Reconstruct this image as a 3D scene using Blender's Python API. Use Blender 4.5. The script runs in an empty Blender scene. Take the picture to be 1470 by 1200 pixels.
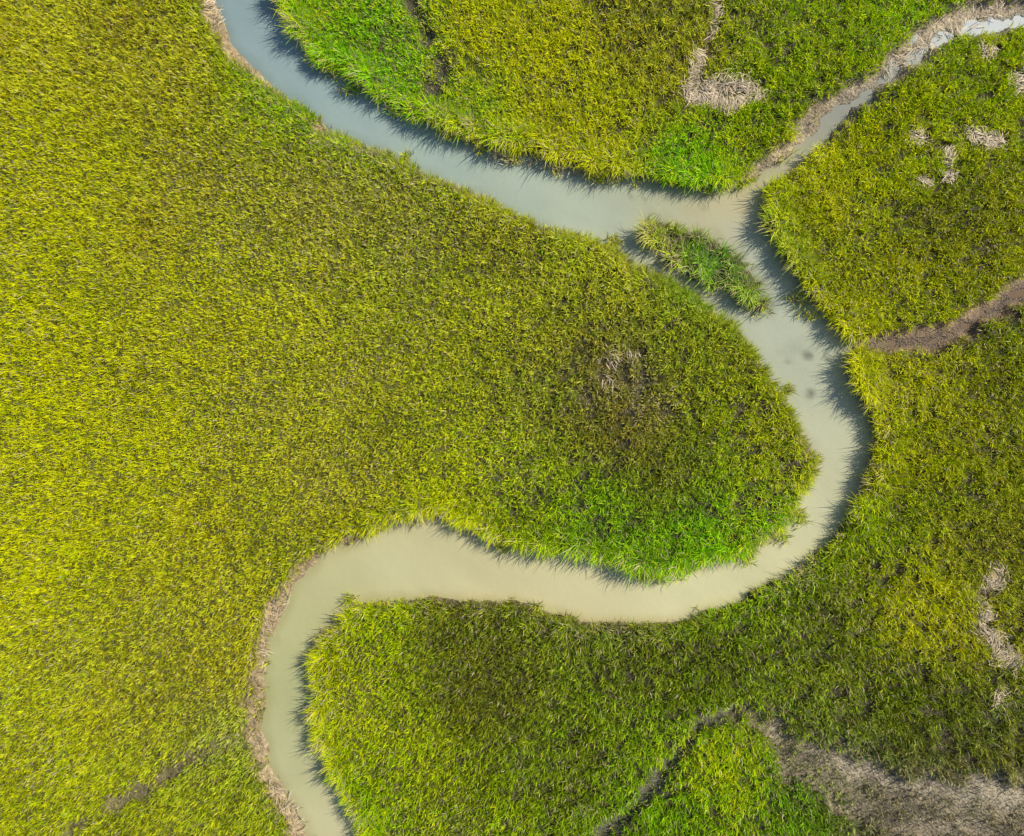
import bpy, math, numpy as np
from mathutils import Vector
rng = np.random.default_rng(7)
S = 30.0                       # survey units per metre
def W(px, py): return (np.asarray(px)-735.0)/S, (600.0-np.asarray(py))/S
def lin(c):
    c = np.asarray(c, float)/255.0
    return np.where(c <= 0.04045, c/12.92, ((c+0.055)/1.055)**2.4)
# ---------------------------------------------------------------- noise
_lat = {}
def vn(x, y, sc, seed=0):
    if seed not in _lat: _lat[seed] = np.random.default_rng(1000+seed).random((256, 256))
    L = _lat[seed]; x = x/sc+37.3; y = y/sc+11.7
    xi = np.floor(x).astype(int); yi = np.floor(y).astype(int)
    fx = x-xi; fy = y-yi; fx = fx*fx*(3-2*fx); fy = fy*fy*(3-2*fy)
    a = L[xi % 256, yi % 256]; b = L[(xi+1) % 256, yi % 256]; c = L[xi % 256, (yi+1) % 256]; d = L[(xi+1) % 256, (yi+1) % 256]
    return ((a*(1-fx)+b*fx)*(1-fy)+(c*(1-fx)+d*fx)*fy)*2-1
def fbm(x, y, sc, seed=0, o=4):
    r = 0; a = 1.0; n = 0
    for i in range(o):
        ca, sa = math.cos(i*0.9+0.4), math.sin(i*0.9+0.4)
        r = r+a*vn(x*ca-y*sa, x*sa+y*ca, sc/2**i, seed+i); n += a; a *= 0.55
    return r/n
def ss(a, b, x):
    t = np.clip((x-a)/(b-a), 0, 1); return t*t*(3-2*t)
# ---------------------------------------------------------------- layout (survey of the creek, 30 units = 1 m)
left = [(250,-700),(262,-350),(288,-60),(305,0),(318,30),(335,65),(365,100),(400,135),(440,162),(470,190),(510,209),(550,221),(590,236),(625,256),
(655,276),(700,292),(745,311),(790,327),(830,344),(880,357),(905,374),(930,397),(965,413),(1000,430),(1040,460),(1072,492),(1098,525),
(1118,557),(1133,590),(1150,620),(1162,650),(1164,688),(1143,718),(1126,748),(1088,778),(1040,797),(990,812),(930,817),(880,804),(830,793),
(780,787),(735,779),(700,765),(660,747),(625,738),(590,745),(545,762),(500,779),(460,802),(427,836),(402,880),(387,925),(379,965),(376,1010),
(374,1050),(386,1085),(401,1120),(425,1165),(440,1200),(452,1260),(440,1550),(440,2000)]
right = [(540,2000),(540,1550),(548,1260),(527,1200),(512,1165),(492,1120),(472,1080),(457,1040),(449,990),(457,940),(477,897),(506,868),(545,861),
(600,861),(650,859),(700,863),(745,867),(790,877),(830,888),(880,894),(940,893),(1000,883),(1040,868),(1090,846),(1140,825),(1178,792),
(1205,752),(1232,712),(1249,670),(1252,620),(1242,580),(1222,545),(1214,512),(1222,490),(1198,466),(1163,432),(1140,395),(1120,355),(1101,320),
(1094,292),(1103,270),(1128,250),(1160,226),(1150,205),(1128,222),(1100,243),(1072,268),(1045,263),(990,267),(945,262),(900,255),(850,248),(810,235),
(770,225),(720,218),(680,204),(640,187),(600,174),(560,156),(530,136),(490,111),(455,86),(430,62),(415,33),(395,0),(382,-60),(350,-350),(340,-700)]
P = np.array(left+right, float)
def cr(P, n=3):
    out = []
    N = len(P)
    for i in range(N):
        p0, p1, p2, p3 = P[i-1], P[i], P[(i+1) % N], P[(i+2) % N]
        for k in range(n):
            t = k/n
            out.append(0.5*((2*p1)+(-p0+p2)*t+(2*p0-5*p1+4*p2-p3)*t*t+(-p0+3*p1-3*p2+p3)*t**3))
    return np.array(out)
P = cr(P)
X0, X1, Y0, Y1, ST = -420, 1890, -380, 1580, 3.0
gx = np.arange(X0, X1+1, ST); gy = np.arange(Y0, Y1+1, ST)
GX, GY = np.meshgrid(gx, gy)
def seg_d(ax, ay, bx, by, X, Y):
    dx, dy = bx-ax, by-ay; L = dx*dx+dy*dy+1e-9
    t = np.clip(((X-ax)*dx+(Y-ay)*dy)/L, 0, 1)
    return (X-ax-t*dx)**2+(Y-ay-t*dy)**2, t
D2 = np.full(GX.shape, 1e12); inside = np.zeros(GX.shape, bool)
for i in range(len(P)):
    ax, ay = P[i]; bx, by = P[(i+1) % len(P)]
    d, _ = seg_d(ax, ay, bx, by, GX, GY); np.minimum(D2, d, out=D2)
    if ay != by:
        inside ^= ((ay > GY) != (by > GY)) & (GX < (bx-ax)*(GY-ay)/(by-ay)+ax)
SD = np.sqrt(D2)*np.where(inside, -1, 1)          # + = land
def stroke(pts, X=GX, Y=GY):
    f = np.full(X.shape, 1e9)
    for (a, b) in zip(pts[:-1], pts[1:]):
        d, t = seg_d(a[0], a[1], b[0], b[1], X, Y)
        np.minimum(f, np.sqrt(d)-(a[2]+(b[2]-a[2])*t), out=f)
    return f
jit = fbm(GX, GY, 36, 3, 4)
SD = SD+jit*10+fbm(GX, GY, 10, 15, 2)*3.5
ISL = stroke([(946,333,20),(970,350,26),(1008,370,31),(1045,392,28),(1072,412,18)])+fbm(GX, GY, 26, 9, 3)*17
DEB = stroke([(1062,432,4),(1092,438,7)])+jit*8
SDL = np.maximum(SD, np.maximum(-ISL, -DEB))
T5 = [(1085,1018,5),(1105,1048,17),(1150,1082,26),(1205,1112,34),(1265,1150,48),(1330,1165,50),(1400,1165,48),(1500,1165,55),(1800,1220,60),(2300,1300,60)]
ST_ = [
 ([(1150,215,17),(1185,175,21),(1215,150,19),(1265,112,16),(1310,80,16),(1350,48,20),(1400,32,22),(1480,22,25),(1700,-20,30),(2300,-60,30)], 14, 0.03, (158,140,112), 1.0),
 ([(1120,252,8),(1160,216,9),(1190,180,8),(1225,150,7),(1275,110,5),(1330,70,4),(1360,52,6),(1400,42,8),(1480,32,10),(1700,0,8)], 11, -0.055, (112,106,90), 1.0),
 ([(1222,496,4),(1262,492,12),(1300,490,15),(1345,484,16),(1390,462,15),(1430,442,15),(1480,402,18),(1600,350,18),(2300,300,18)], 13, 0.06, (150,124,92), 1.0),
 ([(1225,500,2),(1262,496,3),(1345,488,5),(1430,446,4),(1480,408,4)], 12, 0.02, (98,78,56), 1.0),
 ([(372,1052,8),(335,1056,8),(290,1078,7),(240,1108,6),(190,1134,6),(110,1185,3),(20,1260,3)], 14, 0.1, (112,102,70), 0.85),
 ([(830,1230,8),(870,1185,9),(905,1155,8),(940,1118,8),(972,1072,7),(1010,1028,7),(1050,1016,3)], 9, 0.03, (100,96,74), 0.92),
 (T5, 34, 0.08, (122,110,84), 0.75),
 ([(1090,1020,3),(1110,1045,6),(1130,1060,4),(1160,1075,5),(1200,1090,6),(1260,1118,7),(1330,1130,8),(1400,1135,13),(1460,1140,17),(1520,1150,18)], 16, 0.05, (152,138,112), 0.97),
 ([(1200,1150,2),(1260,1180,6),(1330,1195,8),(1400,1185,6)], 18, 0.05, (134,120,94), 0.9),
 ([(300,-60,8),(303,0,9),(316,42,10),(335,75,7),(375,115,3),(420,150,2)], 7, 0.13, (166,143,106), 1.0),
 ([(455,182,3),(468,188,6),(485,192,3)], 6, 0.13, (168,146,108), 1.0),
 ([(530,210,2),(580,226,3),(610,242,2)], 6, 0.13, (150,132,94), 0.8),
 ([(545,760,3),(500,776,6),(460,797,9),(424,832,10),(398,876,10),(383,920,10),(374,965,10),(368,1010,9),(362,1050,10)], 10, 0.15, (160,138,102), 0.97),
 ([(375,1068,10),(382,1092,9),(398,1125,10),(420,1168,11),(436,1205,11),(448,1270,10)], 10, 0.15, (160,140,106), 0.97),
 ([(1060,262,4),(1095,240,8),(1125,215,9),(1160,180,12),(1180,155,11)], 9, 0.10, (154,136,106), 0.95),
 ([(700,218,2),(740,226,3),(790,236,3),(840,248,2)], 7, 0.08, (150,126,88), 0.8),
 ([(588,-20,5),(600,30,5),(628,75,7),(640,112,8),(612,150,6)], 16, 0.2, (76,70,50), 0.7),
 ([(495,118,2),(512,128,6),(530,134,3)], 5, 0.1, (124,94,66), 0.8),
 ([(1025,0,2),(1020,60,3),(1000,100,7),(995,140,9),(1040,145,14),(1078,135,8)], 12, 0.25, (122,108,70), 0.75),
 ([(1300,198,4),(1318,205,4)], 8, 0.27, (115,103,66), 0.75),
 ([(1385,200,5),(1425,208,7)], 8, 0.27, (115,103,66), 0.85),
 ([(1350,225,5),(1352,258,4)], 8, 0.27, (115,103,66), 0.75),
 ([(1312,262,3),(1325,268,3)], 8, 0.27, (115,103,66), 0.65),
 ([(1450,115,6),(1462,135,8)], 8, 0.27, (115,103,66), 0.75),
 ([(1400,75,4),(1412,82,3)], 8, 0.27, (115,103,66), 0.65),
 ([(1418,822,6),(1405,860,6),(1410,905,7),(1435,942,10)], 14, 0.27, (112,100,64), 0.7),
 ([(1425,985,4),(1425,1010,5)], 8, 0.27, (108,98,62), 0.6),
 ([(865,520,3),(905,518,6)], 16, 0.27, (95,88,58), 0.45),
 ([(850,565,10),(890,540,12),(950,590,8)], 34, 0.27, (84,76,50), 0.3),
]
Zn = fbm(GX, GY, 60, 20, 5)
a = SDL/S
Z = np.interp(a, [-1.2, -0.4, 0, 0.10, 0.35, 0.8], [-0.7, -0.28, -0.02, 0.12, 0.27, 0.34])+0.05*Zn*(a > -0.3)
Z = np.where((-ISL > SD) | (-DEB > SD), np.minimum(Z, 0.12+0.08*Zn), Z)
rt = ss(450, 950, GX)[..., None]
col = np.ones(GX.shape+(3,))*(np.array([0.14, 0.13, 0.028])*(1-rt)+np.array([0.07, 0.058, 0.024])*rt)
nearbank = ss(14, 2, SDL)[..., None]
col = col*(1-nearbank)+lin((116,100,70))*0.8*nearbank
grassk = np.ones(GX.shape)
fj = fbm(GX, GY, 22, 31, 4)
for pts, soft, zb, c, rem in ST_:
    f = stroke(pts)+fj*soft*1.2
    t = ss(soft*0.6, -soft*0.5, f)
    Z = Z*(1-t)+np.minimum(Z, zb+0.07*fj+0.035*Zn)*t
    tc = ss(soft*0.9, -soft*0.2, f)[..., None]
    col = col*(1-tc)+lin(c)*1.0*tc
    grassk *= 1-rem*ss(soft*0.7, -soft*0.5, f)
grassk *= ss(-1, 4, SDL)
isl = (-ISL > SD)
col = col*(1+0.4*fbm(GX, GY, 40, 300, 4)+0.4*fbm(GX, GY, 10, 310, 2))[..., None]
def samp(A, px, py):
    u = np.clip((px-X0)/ST, 0, len(gx)-1.001); v = np.clip((py-Y0)/ST, 0, len(gy)-1.001)
    i = u.astype(int); j = v.astype(int); fu = u-i; fv = v-j
    if A.ndim == 3: fu = fu[..., None]; fv = fv[..., None]
    return (A[j, i]*(1-fu)+A[j, i+1]*fu)*(1-fv)+(A[j+1, i]*(1-fu)+A[j+1, i+1]*fu)*fv
def rbf(ctrl, px, py, soft=55):
    num = 0; den = 0
    for (x, y, c) in ctrl:
        w = 1/((px-x)**2+(py-y)**2+soft**2)**2
        num = num+w[..., None]*lin(c); den = den+w
    return num/den[..., None]
# ---------------------------------------------------------------- mesh helper
def grid_mesh(name, xs, ys, zf, colf):
    XX, YY = np.meshgrid(xs, ys); nx, ny = len(xs), len(ys)
    wx, wy = W(XX, YY); z = zf(XX, YY)
    co = np.stack([wx, wy, z], -1).reshape(-1, 3)
    idx = np.arange(nx*ny).reshape(ny, nx)
    q = np.stack([idx[:-1, :-1], idx[1:, :-1], idx[1:, 1:], idx[:-1, 1:]], -1).reshape(-1, 4)
    me = bpy.data.meshes.new(name)
    me.vertices.add(len(co)); me.vertices.foreach_set('co', co.ravel())
    me.loops.add(q.size); me.loops.foreach_set('vertex_index', q.ravel().astype(np.int32))
    me.polygons.add(len(q)); me.polygons.foreach_set('loop_start', np.arange(0, q.size, 4, dtype=np.int32))
    me.polygons.foreach_set('use_smooth', np.ones(len(q), bool))
    me.update(calc_edges=True)
    c = colf(XX, YY).reshape(-1, 3); c = np.concatenate([c, np.ones((len(c), 1))], 1)
    at = me.attributes.new('albedo', 'FLOAT_COLOR', 'POINT'); at.data.foreach_set('color', c.ravel())
    ob = bpy.data.objects.new(name, me); bpy.context.collection.objects.link(ob)
    return ob
def N(nt, t, **k):
    n = nt.nodes.new(t)
    for a_, v in k.items(): setattr(n, a_, v)
    return n
def newmat(name):
    m = bpy.data.materials.new(name); m.use_nodes = True; m.node_tree.nodes.clear()
    o = N(m.node_tree, 'ShaderNodeOutputMaterial'); return m, m.node_tree, o
def axis(a0, a1, st):
    c = np.arange(a0, a1+1, st); g = 60.0*1.45**np.arange(0, 14)
    e = np.cumsum(g)
    return np.concatenate([(a0-e)[::-1], c, a1+e])
# ---------------------------------------------------------------- ground
far = lin((135,140,28))*0.7
def gcol(X, Y):
    c = samp(col, X, Y)
    out = np.maximum(np.maximum(X0+20-X, X-X1+20), np.maximum(Y0+20-Y, Y-Y1+20))
    k = (ss(0, 200, out)*ss(4, 30, samp(SDL, X, Y)))[..., None]
    return c*(1-k)+far*k
ground = grid_mesh('marsh_ground', axis(X0, X1, 4), axis(Y0, Y1, 4), lambda X, Y: samp(Z, X, Y), gcol)
m, nt, o = newmat('mud')
at = N(nt, 'ShaderNodeAttribute', attribute_name='albedo')
tc = N(nt, 'ShaderNodeNewGeometry')
n1 = N(nt, 'ShaderNodeTexNoise'); n1.inputs['Scale'].default_value = 5; n1.inputs['Detail'].default_value = 8; n1.inputs['Roughness'].default_value = 0.75
nt.links.new(tc.outputs['Position'], n1.inputs['Vector'])
mr = N(nt, 'ShaderNodeMapRange'); mr.inputs[1].default_value = 0.3; mr.inputs[2].default_value = 0.7; mr.inputs[3].default_value = 0.3; mr.inputs[4].default_value = 1.75
nt.links.new(n1.outputs['Fac'], mr.inputs[0])
vm = N(nt, 'ShaderNodeVectorMath', operation='SCALE')
nt.links.new(at.outputs['Color'], vm.inputs[0]); nt.links.new(mr.outputs[0], vm.inputs['Scale'])
b = N(nt, 'ShaderNodeBsdfPrincipled')
nt.links.new(vm.outputs[0], b.inputs['Base Color'])
sx = N(nt, 'ShaderNodeSeparateXYZ'); nt.links.new(tc.outputs['Position'], sx.inputs[0])
mw = N(nt, 'ShaderNodeMapRange'); mw.inputs[1].default_value = 0.0; mw.inputs[2].default_value = 0.12; mw.inputs[3].default_value = 0.22; mw.inputs[4].default_value = 0.85
nt.links.new(sx.outputs['Z'], mw.inputs[0]); nt.links.new(mw.outputs[0], b.inputs['Roughness'])
n2 = N(nt, 'ShaderNodeTexNoise'); n2.inputs['Scale'].default_value = 9; n2.inputs['Detail'].default_value = 6
nt.links.new(tc.outputs['Position'], n2.inputs['Vector'])
bp = N(nt, 'ShaderNodeBump'); bp.inputs['Strength'].default_value = 1.0; bp.inputs['Distance'].default_value = 0.14
nt.links.new(n2.outputs['Fac'], bp.inputs['Height']); nt.links.new(bp.outputs[0], b.inputs['Normal'])
nt.links.new(b.outputs[0], o.inputs[0]); ground.data.materials.append(m)
# ---------------------------------------------------------------- water
WC = [(350,20,(132,150,149)),(420,110,(136,153,151)),(500,180,(142,157,151)),(620,215,(147,161,149)),(740,265,(155,165,147)),(860,310,(163,169,147)),
(950,290,(165,167,138)),(1050,285,(178,168,132)),(1020,310,(172,167,136)),(1100,350,(160,166,146)),(1130,450,(166,170,146)),(1180,520,(168,171,146)),(1190,620,(175,175,145)),
(1195,700,(182,179,144)),(1120,800,(192,186,146)),(1000,850,(196,189,147)),(850,845,(190,181,138)),(700,820,(186,177,133)),(590,800,(183,176,133)),
(480,840,(177,171,125)),(430,900,(171,168,120)),(415,1000,(166,166,118)),(420,1100,(170,167,124)),(470,1190,(181,174,134)),(1250,120,(150,152,142)),(1400,40,(205,210,212)),(1400,1160,(146,135,112)),(1300,490,(124,102,80)),(1430,440,(124,102,80))]  # near-white north-east creek point paints a reflective sheen into the water colour
def wcol(X, Y):
    c = rbf(WC, X, Y, 60)
    sw = fbm(X*0.8+Y*0.6, (Y*0.8-X*0.6)*2.0, 90, 50, 4)
    c = c*(1+0.09*sw[..., None])
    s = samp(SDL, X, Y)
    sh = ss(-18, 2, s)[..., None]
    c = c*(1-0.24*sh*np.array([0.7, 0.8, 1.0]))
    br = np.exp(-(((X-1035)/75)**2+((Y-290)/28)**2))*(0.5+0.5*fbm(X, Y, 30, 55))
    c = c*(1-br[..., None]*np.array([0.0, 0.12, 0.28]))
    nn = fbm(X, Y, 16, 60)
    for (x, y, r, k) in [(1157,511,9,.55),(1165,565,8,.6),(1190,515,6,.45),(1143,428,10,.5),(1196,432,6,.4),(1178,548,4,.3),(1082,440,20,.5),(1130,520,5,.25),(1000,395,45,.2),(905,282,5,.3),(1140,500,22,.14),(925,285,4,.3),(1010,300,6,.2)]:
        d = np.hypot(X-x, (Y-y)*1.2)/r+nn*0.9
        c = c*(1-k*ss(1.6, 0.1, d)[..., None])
    return c
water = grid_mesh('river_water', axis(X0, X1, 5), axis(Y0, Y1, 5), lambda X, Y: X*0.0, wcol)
m, nt, o = newmat('silty_water')
at = N(nt, 'ShaderNodeAttribute', attribute_name='albedo')
b = N(nt, 'ShaderNodeBsdfPrincipled'); b.inputs['Roughness'].default_value = 0.08; b.inputs['IOR'].default_value = 1.36
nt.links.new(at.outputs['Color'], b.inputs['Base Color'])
tc = N(nt, 'ShaderNodeNewGeometry')
n2 = N(nt, 'ShaderNodeTexNoise'); n2.inputs['Scale'].default_value = 3; n2.inputs['Detail'].default_value = 3
nt.links.new(tc.outputs['Position'], n2.inputs['Vector'])
bp = N(nt, 'ShaderNodeBump'); bp.inputs['Strength'].default_value = 0.2; bp.inputs['Distance'].default_value = 0.05
nt.links.new(n2.outputs['Fac'], bp.inputs['Height']); nt.links.new(bp.outputs[0], b.inputs['Normal'])
nt.links.new(b.outputs[0], o.inputs[0]); water.data.materials.append(m)
# ---------------------------------------------------------------- blades as one mesh
def blades(name, x, y, z, an, L, w, l0, l1, colr, cbase=0.6, twist=0.5):
    n = len(x); tw = an+(rng.random(n)-.5)*2*twist
    sxx, syy = -np.sin(tw)*w*0.5, np.cos(tw)*w*0.5
    ca, sa = np.cos(an), np.sin(an)
    v = np.empty((n, 5, 3), np.float32)
    v[:, 0] = np.stack([x-sxx*.8, y-syy*.8, z], -1); v[:, 1] = np.stack([x+sxx*.8, y+syy*.8, z], -1)
    h = L*0.55; x1 = x+ca*np.sin(l0)*h; y1 = y+sa*np.sin(l0)*h; z1 = z+np.cos(l0)*h
    v[:, 2] = np.stack([x1-sxx, y1-syy, z1], -1); v[:, 3] = np.stack([x1+sxx, y1+syy, z1], -1)
    h = L*0.45; v[:, 4] = np.stack([x1+ca*np.sin(l1)*h, y1+sa*np.sin(l1)*h, z1+np.cos(l1)*h], -1)
    tri = (np.arange(n, dtype=np.int32)*5)[:, None, None]+np.array([[0,1,3],[0,3,2],[2,3,4]], np.int32)[None]
    tri = tri.reshape(-1, 3)
    me = bpy.data.meshes.new(name); me.vertices.add(n*5); me.vertices.foreach_set('co', v.ravel())
    me.loops.add(tri.size); me.loops.foreach_set('vertex_index', tri.ravel())
    me.polygons.add(len(tri)); me.polygons.foreach_set('loop_start', np.arange(0, tri.size, 3, dtype=np.int32))
    me.update(calc_edges=True)
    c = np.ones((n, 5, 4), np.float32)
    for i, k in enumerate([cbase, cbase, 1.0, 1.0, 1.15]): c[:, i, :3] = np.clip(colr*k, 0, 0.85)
    me.attributes.new('albedo', 'FLOAT_COLOR', 'POINT').data.foreach_set('color', c.ravel())
    ob = bpy.data.objects.new(name, me); bpy.context.collection.objects.link(ob); return ob
GC = [(50,50,(164,162,30)),(200,90,(146,145,30)),(100,250,(160,168,12)),(50,500,(166,178,8)),(50,800,(154,165,12)),(80,1100,(134,146,16)),
(250,300,(143,144,26)),(300,430,(150,157,18)),(400,430,(172,182,24)),(330,560,(154,159,22)),(200,650,(156,163,14)),(280,760,(148,151,22)),(450,330,(136,138,32)),(550,350,(130,134,34)),(450,560,(142,147,26)),
(700,450,(140,148,24)),(740,390,(114,119,26)),(550,500,(135,141,26)),(550,650,(130,136,26)),(450,700,(137,141,26)),(850,450,(112,117,28)),(870,385,(136,148,28)),(1000,500,(110,119,22)),
(900,600,(96,94,34)),(880,540,(102,94,44)),(800,560,(106,114,30)),(1050,600,(108,120,16)),(1100,640,(118,127,18)),(1140,680,(128,134,26)),(750,700,(110,127,14)),(650,705,(136,152,16)),
(960,680,(90,98,22)),(850,740,(92,122,14)),(1000,770,(92,136,14)),(1100,740,(102,144,16)),(330,900,(144,145,26)),(330,950,(140,141,26)),(250,1000,(132,135,28)),(150,980,(138,142,24)),(330,1140,(124,138,22)),(340,1050,(134,148,50)),
(200,1180,(132,141,22)),(700,60,(148,158,12)),(520,80,(106,160,16)),(455,40,(116,162,18)),(560,120,(102,158,14)),(680,150,(116,148,20)),(800,100,(158,164,12)),(850,180,(144,152,12)),(900,60,(114,117,26)),(990,240,(86,142,12)),
(950,120,(120,120,28)),(1150,80,(106,126,16)),(1280,40,(104,142,14)),(1200,30,(104,124,14)),(1050,200,(116,134,12)),(1300,140,(116,130,12)),(1400,130,(114,128,14)),(1180,280,(138,146,16)),(1350,320,(96,103,20)),(1250,200,(122,133,12)),
(1200,420,(118,126,14)),(1300,440,(122,130,14)),(1420,380,(114,120,16)),(1290,550,(130,137,16)),(1440,500,(108,117,16)),(1400,650,(106,113,16)),(1290,650,(118,125,12)),(1330,870,(140,145,12)),(1240,760,(99,115,12)),(1400,790,(100,102,26)),
(1200,900,(86,98,16)),(1300,1000,(80,92,16)),(1420,1050,(84,92,24)),(540,890,(126,145,12)),(480,980,(130,147,10)),(650,900,(92,97,22)),(700,980,(86,92,24)),(900,900,(88,98,26)),(530,1060,(124,143,10)),(800,1080,(90,104,16)),
(650,1150,(108,125,12)),(540,1140,(118,144,12)),(1000,950,(80,93,16)),(1040,1110,(122,150,12)),(960,1160,(88,115,14)),(1130,1150,(80,106,14)),(1180,1060,(88,100,28)),(1300,1150,(96,94,60)),(1440,1180,(96,94,60)),(960,335,(112,122,38)),(1020,365,(74,120,25)),(1065,400,(92,110,40))]
def jgrid(x0, x1, y0, y1, sp):
    a_, b_ = np.meshgrid(np.arange(x0, x1, sp), np.arange(y0, y1, sp))
    a_ = a_.ravel(); b_ = b_.ravel()
    return a_+(rng.random(a_.shape)-.5)*sp*1.8, b_+(rng.random(a_.shape)-.5)*sp*1.8
sp = S/math.sqrt(88.0)
gxp, gyp = jgrid(-55, 1525, -55, 1255, sp)
fx, fy = jgrid(-1100, 2570, -1000, 2200, sp*3.6)
kf = (fx < -55) | (fx > 1525) | (fy < -55) | (fy > 1255)
farf = np.concatenate([np.zeros(len(gxp)), np.ones(kf.sum())])
gxp = np.concatenate([gxp, fx[kf]]); gyp = np.concatenate([gyp, fy[kf]])
ex, ey = jgrid(-55, 1525, -55, 1255, sp*0.9)
se = samp(SDL, ex, ey); ke = (se > 0) & (se < 14) & (fbm(ex, ey, 30, 400, 3) > -0.25)
gxp = np.concatenate([gxp, ex[ke]]); gyp = np.concatenate([gyp, ey[ke]]); farf = np.concatenate([farf, np.zeros(ke.sum())])
# outlying clumps rooted at the toe of the banks, plus stragglers in the shallows
tc_ = [(930,820,14,70),(985,814,13,60),(955,826,10,20),(1146,742,11,44),(1072,797,11,40),(1122,770,9,24),(645,194,10,30),(735,228,10,26),(860,252,12,44),(800,242,9,20),(505,130,9,22),(1146,432,14,26),(343,1053,14,60),
       (585,225,7,20),(660,277,6,14),(470,190,5,8),(1222,480,9,24),(770,870,7,16),(505,860,8,20),(480,1108,7,14),(1130,560,7,18),(880,350,9,26),(1015,272,9,16),(1170,660,7,20),(455,1045,7,16),(720,784,6,14),(1160,455,11,12),(690,214,7,16),(565,160,7,14)]
cx = np.concatenate([x+rng.normal(size=k)*r*0.6 for x, y, r, k in tc_]); cy = np.concatenate([y+rng.normal(size=k)*r*0.5 for x, y, r, k in tc_])
wxs, wys = jgrid(-55, 1525, -55, 1255, 6.0); wsd = samp(SDL, wxs, wys)
kw = (wsd < 0) & (wsd > -9) & (rng.random(len(wxs)) < 0.28*ss(-0.1, 0.5, fbm(wxs, wys, 45, 700, 3)))
cx = np.concatenate([cx, wxs[kw]]); cy = np.concatenate([cy, wys[kw]])
clump = np.concatenate([np.zeros(len(gxp)), np.ones(len(cx))])
gxp = np.concatenate([gxp, cx]); gyp = np.concatenate([gyp, cy]); farf = np.concatenate([farf, np.zeros(len(cx))])
s = samp(SDL, gxp, gyp); k = np.where(clump > 0, 1, samp(grassk, gxp, gyp))
cl = fbm(gxp, gyp, 9, 80, 2); cl2 = fbm(gxp, gyp, 110, 90, 4)
rgt = ss(420, 950, gxp)
edge = ss(45, 8, s)
dens = k*np.clip(1-0.12-0.22*rgt*(0.5+1.2*cl2)+(0.35+0.8*rgt)*cl*(1-edge*.6), 0.05, 1)
il = samp(isl.astype(float), gxp, gyp)
dens = np.where(il > .5, dens*np.clip(0.6+1.0*fbm(gxp, gyp, 20, 77, 2), 0.08, 1), dens)
dens = np.where(clump > 0, 1, dens)
keep = rng.random(len(gxp)) < dens
gxp, gyp, s, cl, cl2, edge, farf, il, k, rgt, clump = [q[keep] for q in (gxp, gyp, s, cl, cl2, edge, farf, il, k, rgt, clump)]
n = len(gxp)
gyy, gxx = np.gradient(SDL, ST)
phi = np.arctan2(samp(gyy, gxp, gyp), -samp(gxx, gxp, gyp))
facing = ss(22, 4, s)
tallbank = ss(-0.3, 0.5, -(np.cos(phi)*0.85+np.sin(phi)*0.5))
tallbank = np.maximum(tallbank, ss(-0.3, 0.5, -(np.cos(phi)*0.85+np.sin(phi)*0.5)))
ragged = 0.65+0.95*fbm(gxp, gyp, 22, 420, 3)
tall = (0.13+0.46*tallbank*ragged)*edge
hgt = (0.28+0.12*rgt+tall+0.07*cl+0.06*cl2)*(0.65+0.7*rng.random(n))
hgt = np.where(il > .5, hgt*(1.05+0.7*fbm(gxp, gyp, 20, 77, 2)), hgt)*(0.5+0.5*k)
hgt = np.where(clump > 0, 0.28+0.35*rng.random(n), hgt)
tint = rbf(GC, gxp, gyp, 55)
mean = tint.mean(0)
tint = mean*(tint/mean)**1.12
var = 1+0.22*fbm(gxp, gyp, 80, 110, 4)+0.18*cl+0.36*rng.normal(size=n)
hue = 0.10*fbm(gxp, gyp, 90, 130, 4)+0.10*rng.normal(size=n)
tint = tint*np.clip(var, 0.3, 2.2)[:, None]*(2.6+0.85*rgt)[:, None]  # albedo gain, raised to the right to make up for backlit blades
tint[:, 0] = tint[:, 0]*(1.02+hue)+0.04*tint[:, 1]
tint[:, 2] = tint[:, 2]*0.85
tint = tint*(0.9+0.3*facing*(0.5+0.5*rng.random(n)))[:, None]
fringe = facing*ss(-0.1, 0.5, fbm(gxp, gyp, 28, 500, 3))
dry = np.clip(0.05+0.10*ss(-0.2, 0.6, fbm(gxp, gyp, 110, 140, 4))+0.06*edge*(gxp < 900)+0.35*fringe+0.10*np.exp(-((gxp-500)/250)**2-((gyp-280)/160)**2)+0.15*il+0.3*(1-k)+0.2*clump, 0, 0.6)
NB = 5
R = lambda q: np.repeat(q, NB)
n2_ = n*NB; F = R(farf); e2 = R(facing)
a0 = rng.random(n2_)*6.283; rr = (0.06+0.22*F)*np.sqrt(rng.random(n2_))
wx, wy = W(gxp, gyp); z = np.maximum(samp(Z, gxp, gyp), -0.02)-0.03
bx = R(wx)+rr*np.cos(a0); by = R(wy)+rr*np.sin(a0); bz = R(z)
an = a0+rng.normal(size=n2_)*0.8
ed = rng.random(n2_) < e2*0.6*(1-R(clump)*0.7)
an = np.where(ed, R(phi)+rng.normal(size=n2_)*0.7, an)
L = R(hgt)*(0.7+0.6*rng.random(n2_))*(1+0.9*F)
wd = (0.020+0.018*rng.random(n2_))*(1+2.3*F)
l0 = 0.08+0.45*rng.random(n2_)+0.3*ed*rng.random(n2_)
l1 = l0+0.25+0.75*rng.random(n2_)
brr = rng.random(n2_)
c = np.repeat(tint, NB, 0)*(0.66+0.68*rng.random(n2_))[:, None]
straw = np.array([0.62, 0.52, 0.29])*(0.6+0.7*rng.random(n2_))[:, None]
c = np.where((brr < R(dry))[:, None], straw, c)
c = np.clip(c, 0.004, 0.78)
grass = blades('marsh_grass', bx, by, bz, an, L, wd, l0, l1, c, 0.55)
print('blades', n2_)
m, nt, o = newmat('cordgrass')
at = N(nt, 'ShaderNodeAttribute', attribute_name='albedo')
b = N(nt, 'ShaderNodeBsdfDiffuse')
nt.links.new(at.outputs['Color'], b.inputs['Color'])
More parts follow.
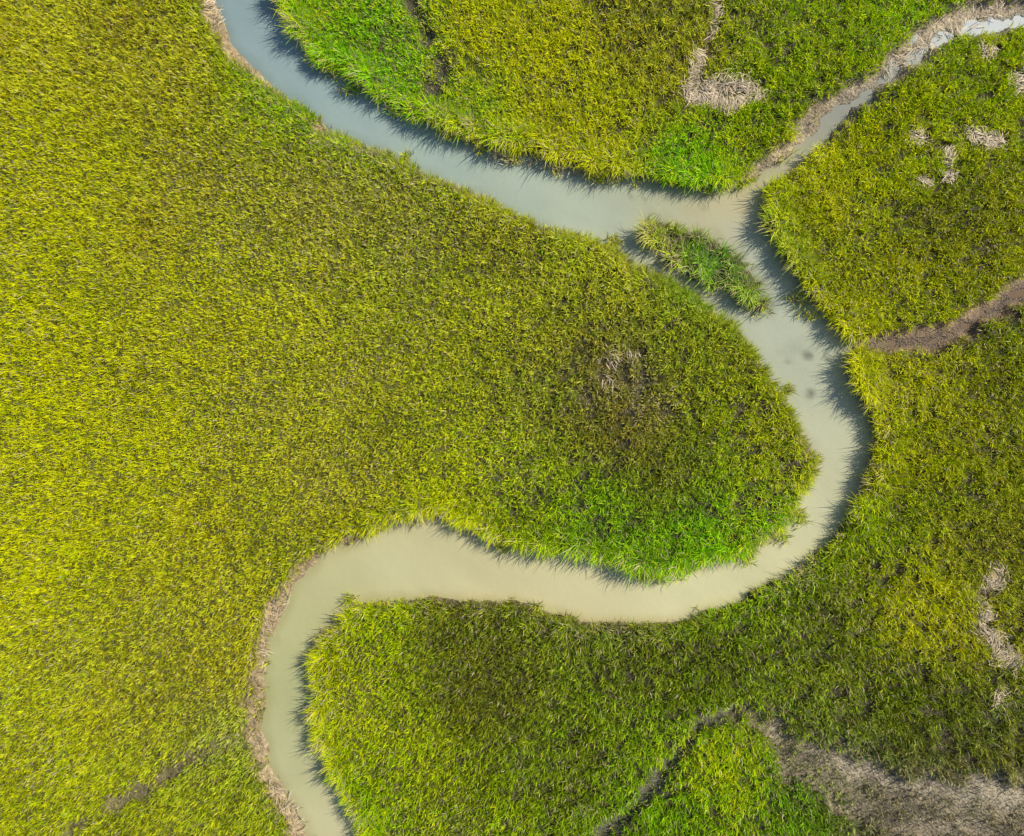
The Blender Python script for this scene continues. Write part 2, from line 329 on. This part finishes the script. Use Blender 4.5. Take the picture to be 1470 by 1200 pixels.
tr = N(nt, 'ShaderNodeBsdfTranslucent'); nt.links.new(at.outputs['Color'], tr.inputs[0])
ms = N(nt, 'ShaderNodeMixShader'); ms.inputs[0].default_value = 0.38
nt.links.new(b.outputs[0], ms.inputs[1]); nt.links.new(tr.outputs[0], ms.inputs[2]); nt.links.new(ms.outputs[0], o.inputs[0])
grass.data.materials.append(m)
# ---------------------------------------------------------------- dead reed wrack
wr = [([(1022,5),(1025,30),(1018,62)],6,120),([(1000,80),(996,100),(990,135)],9,300),([(1005,150),(1015,132),(1040,124),(1070,130),(1085,148)],8,1000),([(1010,128),(1022,150),(1045,158),(1065,148)],7,700),([(985,135),(992,150)],8,160),
([(1302,198),(1318,206)],7,150),([(1385,198),(1428,210)],8,420),([(1356,220),(1348,238)],7,180),([(1355,256),(1350,262)],6,120),([(1315,262),(1325,270)],6,100),([(1448,115),(1465,138)],9,240),
([(1402,74),(1412,84)],7,100),([(1425,815),(1412,835)],10,320),([(1402,862),(1405,885)],7,170),([(1402,900),(1425,918)],8,260),([(1425,935),(1448,945)],11,460),([(1428,985),(1422,1008)],8,110),
([(1470,60),(1460,110)],6,40),([(865,516),(905,514)],9,80),([(862,548),(880,552)],8,30),
([(420,835),(395,880),(380,925),(372,965)],9,160),([(395,1120),(430,1180)],9,90),([(305,5),(318,45)],7,60),([(700,222),(830,246)],7,140),([(1265,105),(1340,60),(1440,12)],10,140)]
qs = []
for pts, r, cnt in wr:
    pts = np.array(pts, float); cnt = int(cnt)
    i = rng.integers(0, len(pts)-1, cnt); t = rng.random(cnt)[:, None]; p = pts[i]*(1-t)+pts[i+1]*t
    q = p+rng.normal(size=(cnt, 2))*r*0.7
    qs.append(q)
q = np.concatenate(qs); nq = len(q)
an = vn(q[:, 0], q[:, 1], 26, 200)*4.0+rng.normal(size=nq)*0.4
x, y = W(q[:, 0], q[:, 1]); zz = np.maximum(samp(Z, q[:, 0], q[:, 1]), 0)+0.05+0.2*rng.random(nq)
L = 0.2+0.35*rng.random(nq)
x = x-np.cos(an)*L*0.5; y = y-np.sin(an)*L*0.5
sc = np.array([0.68, 0.53, 0.33])*(0.35+0.8*rng.random(nq))[:, None]
wo = blades('dead_reed_wrack', x, y, zz, an, L, 0.02+0.02*rng.random(nq), 1.45+0.2*rng.normal(size=nq), 1.7+0.1*rng.normal(size=nq), sc, 1.0)
m, nt, o = newmat('dry_straw')
at = N(nt, 'ShaderNodeAttribute', attribute_name='albedo')
b = N(nt, 'ShaderNodeBsdfPrincipled'); b.inputs['Roughness'].default_value = 0.6
nt.links.new(at.outputs['Color'], b.inputs['Base Color']); nt.links.new(b.outputs[0], o.inputs[0])
wo.data.materials.append(m)
# dead stubble standing on the mud flat + islet debris
sxp, syp = jgrid(1080, 1525, 1010, 1255, 3.4)
f5 = stroke(T5, sxp, syp)+fbm(sxp, syp, 30, 600, 3)*25
kk = (f5 < 22) & (rng.random(len(sxp)) < 0.6+0.6*fbm(sxp, syp, 40, 620, 3))
dx_ = np.concatenate([rng.normal(1074, 9, 80), rng.normal(985, 26, 160)]); dy_ = np.concatenate([rng.normal(434, 6, 80), rng.normal(372, 14, 160)])
sxp = np.concatenate([sxp[kk], dx_]); syp = np.concatenate([syp[kk], dy_]); ns = len(sxp)
x, y = W(sxp, syp); zz = np.maximum(samp(Z, sxp, syp), -0.02)-0.01
sc = np.array([0.15, 0.125, 0.07])*(0.4+1.6*rng.random(ns)**2)[:, None]
st = blades('dead_grass_stubble', x, y, zz, rng.random(ns)*6.28, 0.14+0.26*rng.random(ns), 0.020+0.018*rng.random(ns), 0.5*rng.random(ns), 0.9*rng.random(ns), sc, 0.8)
st.data.materials.append(m)
# ---------------------------------------------------------------- light
el = math.radians(42); az = math.radians(62)
w = bpy.data.worlds.new('World'); bpy.context.scene.world = w; w.use_nodes = True
nt = w.node_tree; nt.nodes.clear()
sk = N(nt, 'ShaderNodeTexSky', sky_type='NISHITA'); sk.sun_disc = False; sk.sun_elevation = el; sk.sun_rotation = az; sk.ozone_density = 4.0
bg = N(nt, 'ShaderNodeBackground'); bg.inputs[1].default_value = 0.13; wo_ = N(nt, 'ShaderNodeOutputWorld')
nt.links.new(sk.outputs[0], bg.inputs[0]); nt.links.new(bg.outputs[0], wo_.inputs[0])
sl = bpy.data.lights.new('sun', 'SUN'); sl.energy = 5.0; sl.angle = math.radians(0.5); sl.color = (1, 0.95, 0.82)
so = bpy.data.objects.new('sun', sl); bpy.context.collection.objects.link(so)
d = Vector((math.sin(az)*math.cos(el), math.cos(az)*math.cos(el), math.sin(el)))
so.rotation_euler = d.to_track_quat('Z', 'Y').to_euler(); so.location = d*60
# ---------------------------------------------------------------- camera
cd = bpy.data.cameras.new('camera'); cd.lens = 24; cd.sensor_width = 36; cd.clip_end = 5000
co = bpy.data.objects.new('camera', cd); bpy.context.collection.objects.link(co)
co.location = (0, 0, 49.0*24/36); co.rotation_euler = (0, 0, 0)
bpy.context.scene.camera = co
vs = bpy.context.scene.view_settings; vs.view_transform = 'Standard'; vs.look = 'None'; vs.exposure = 0
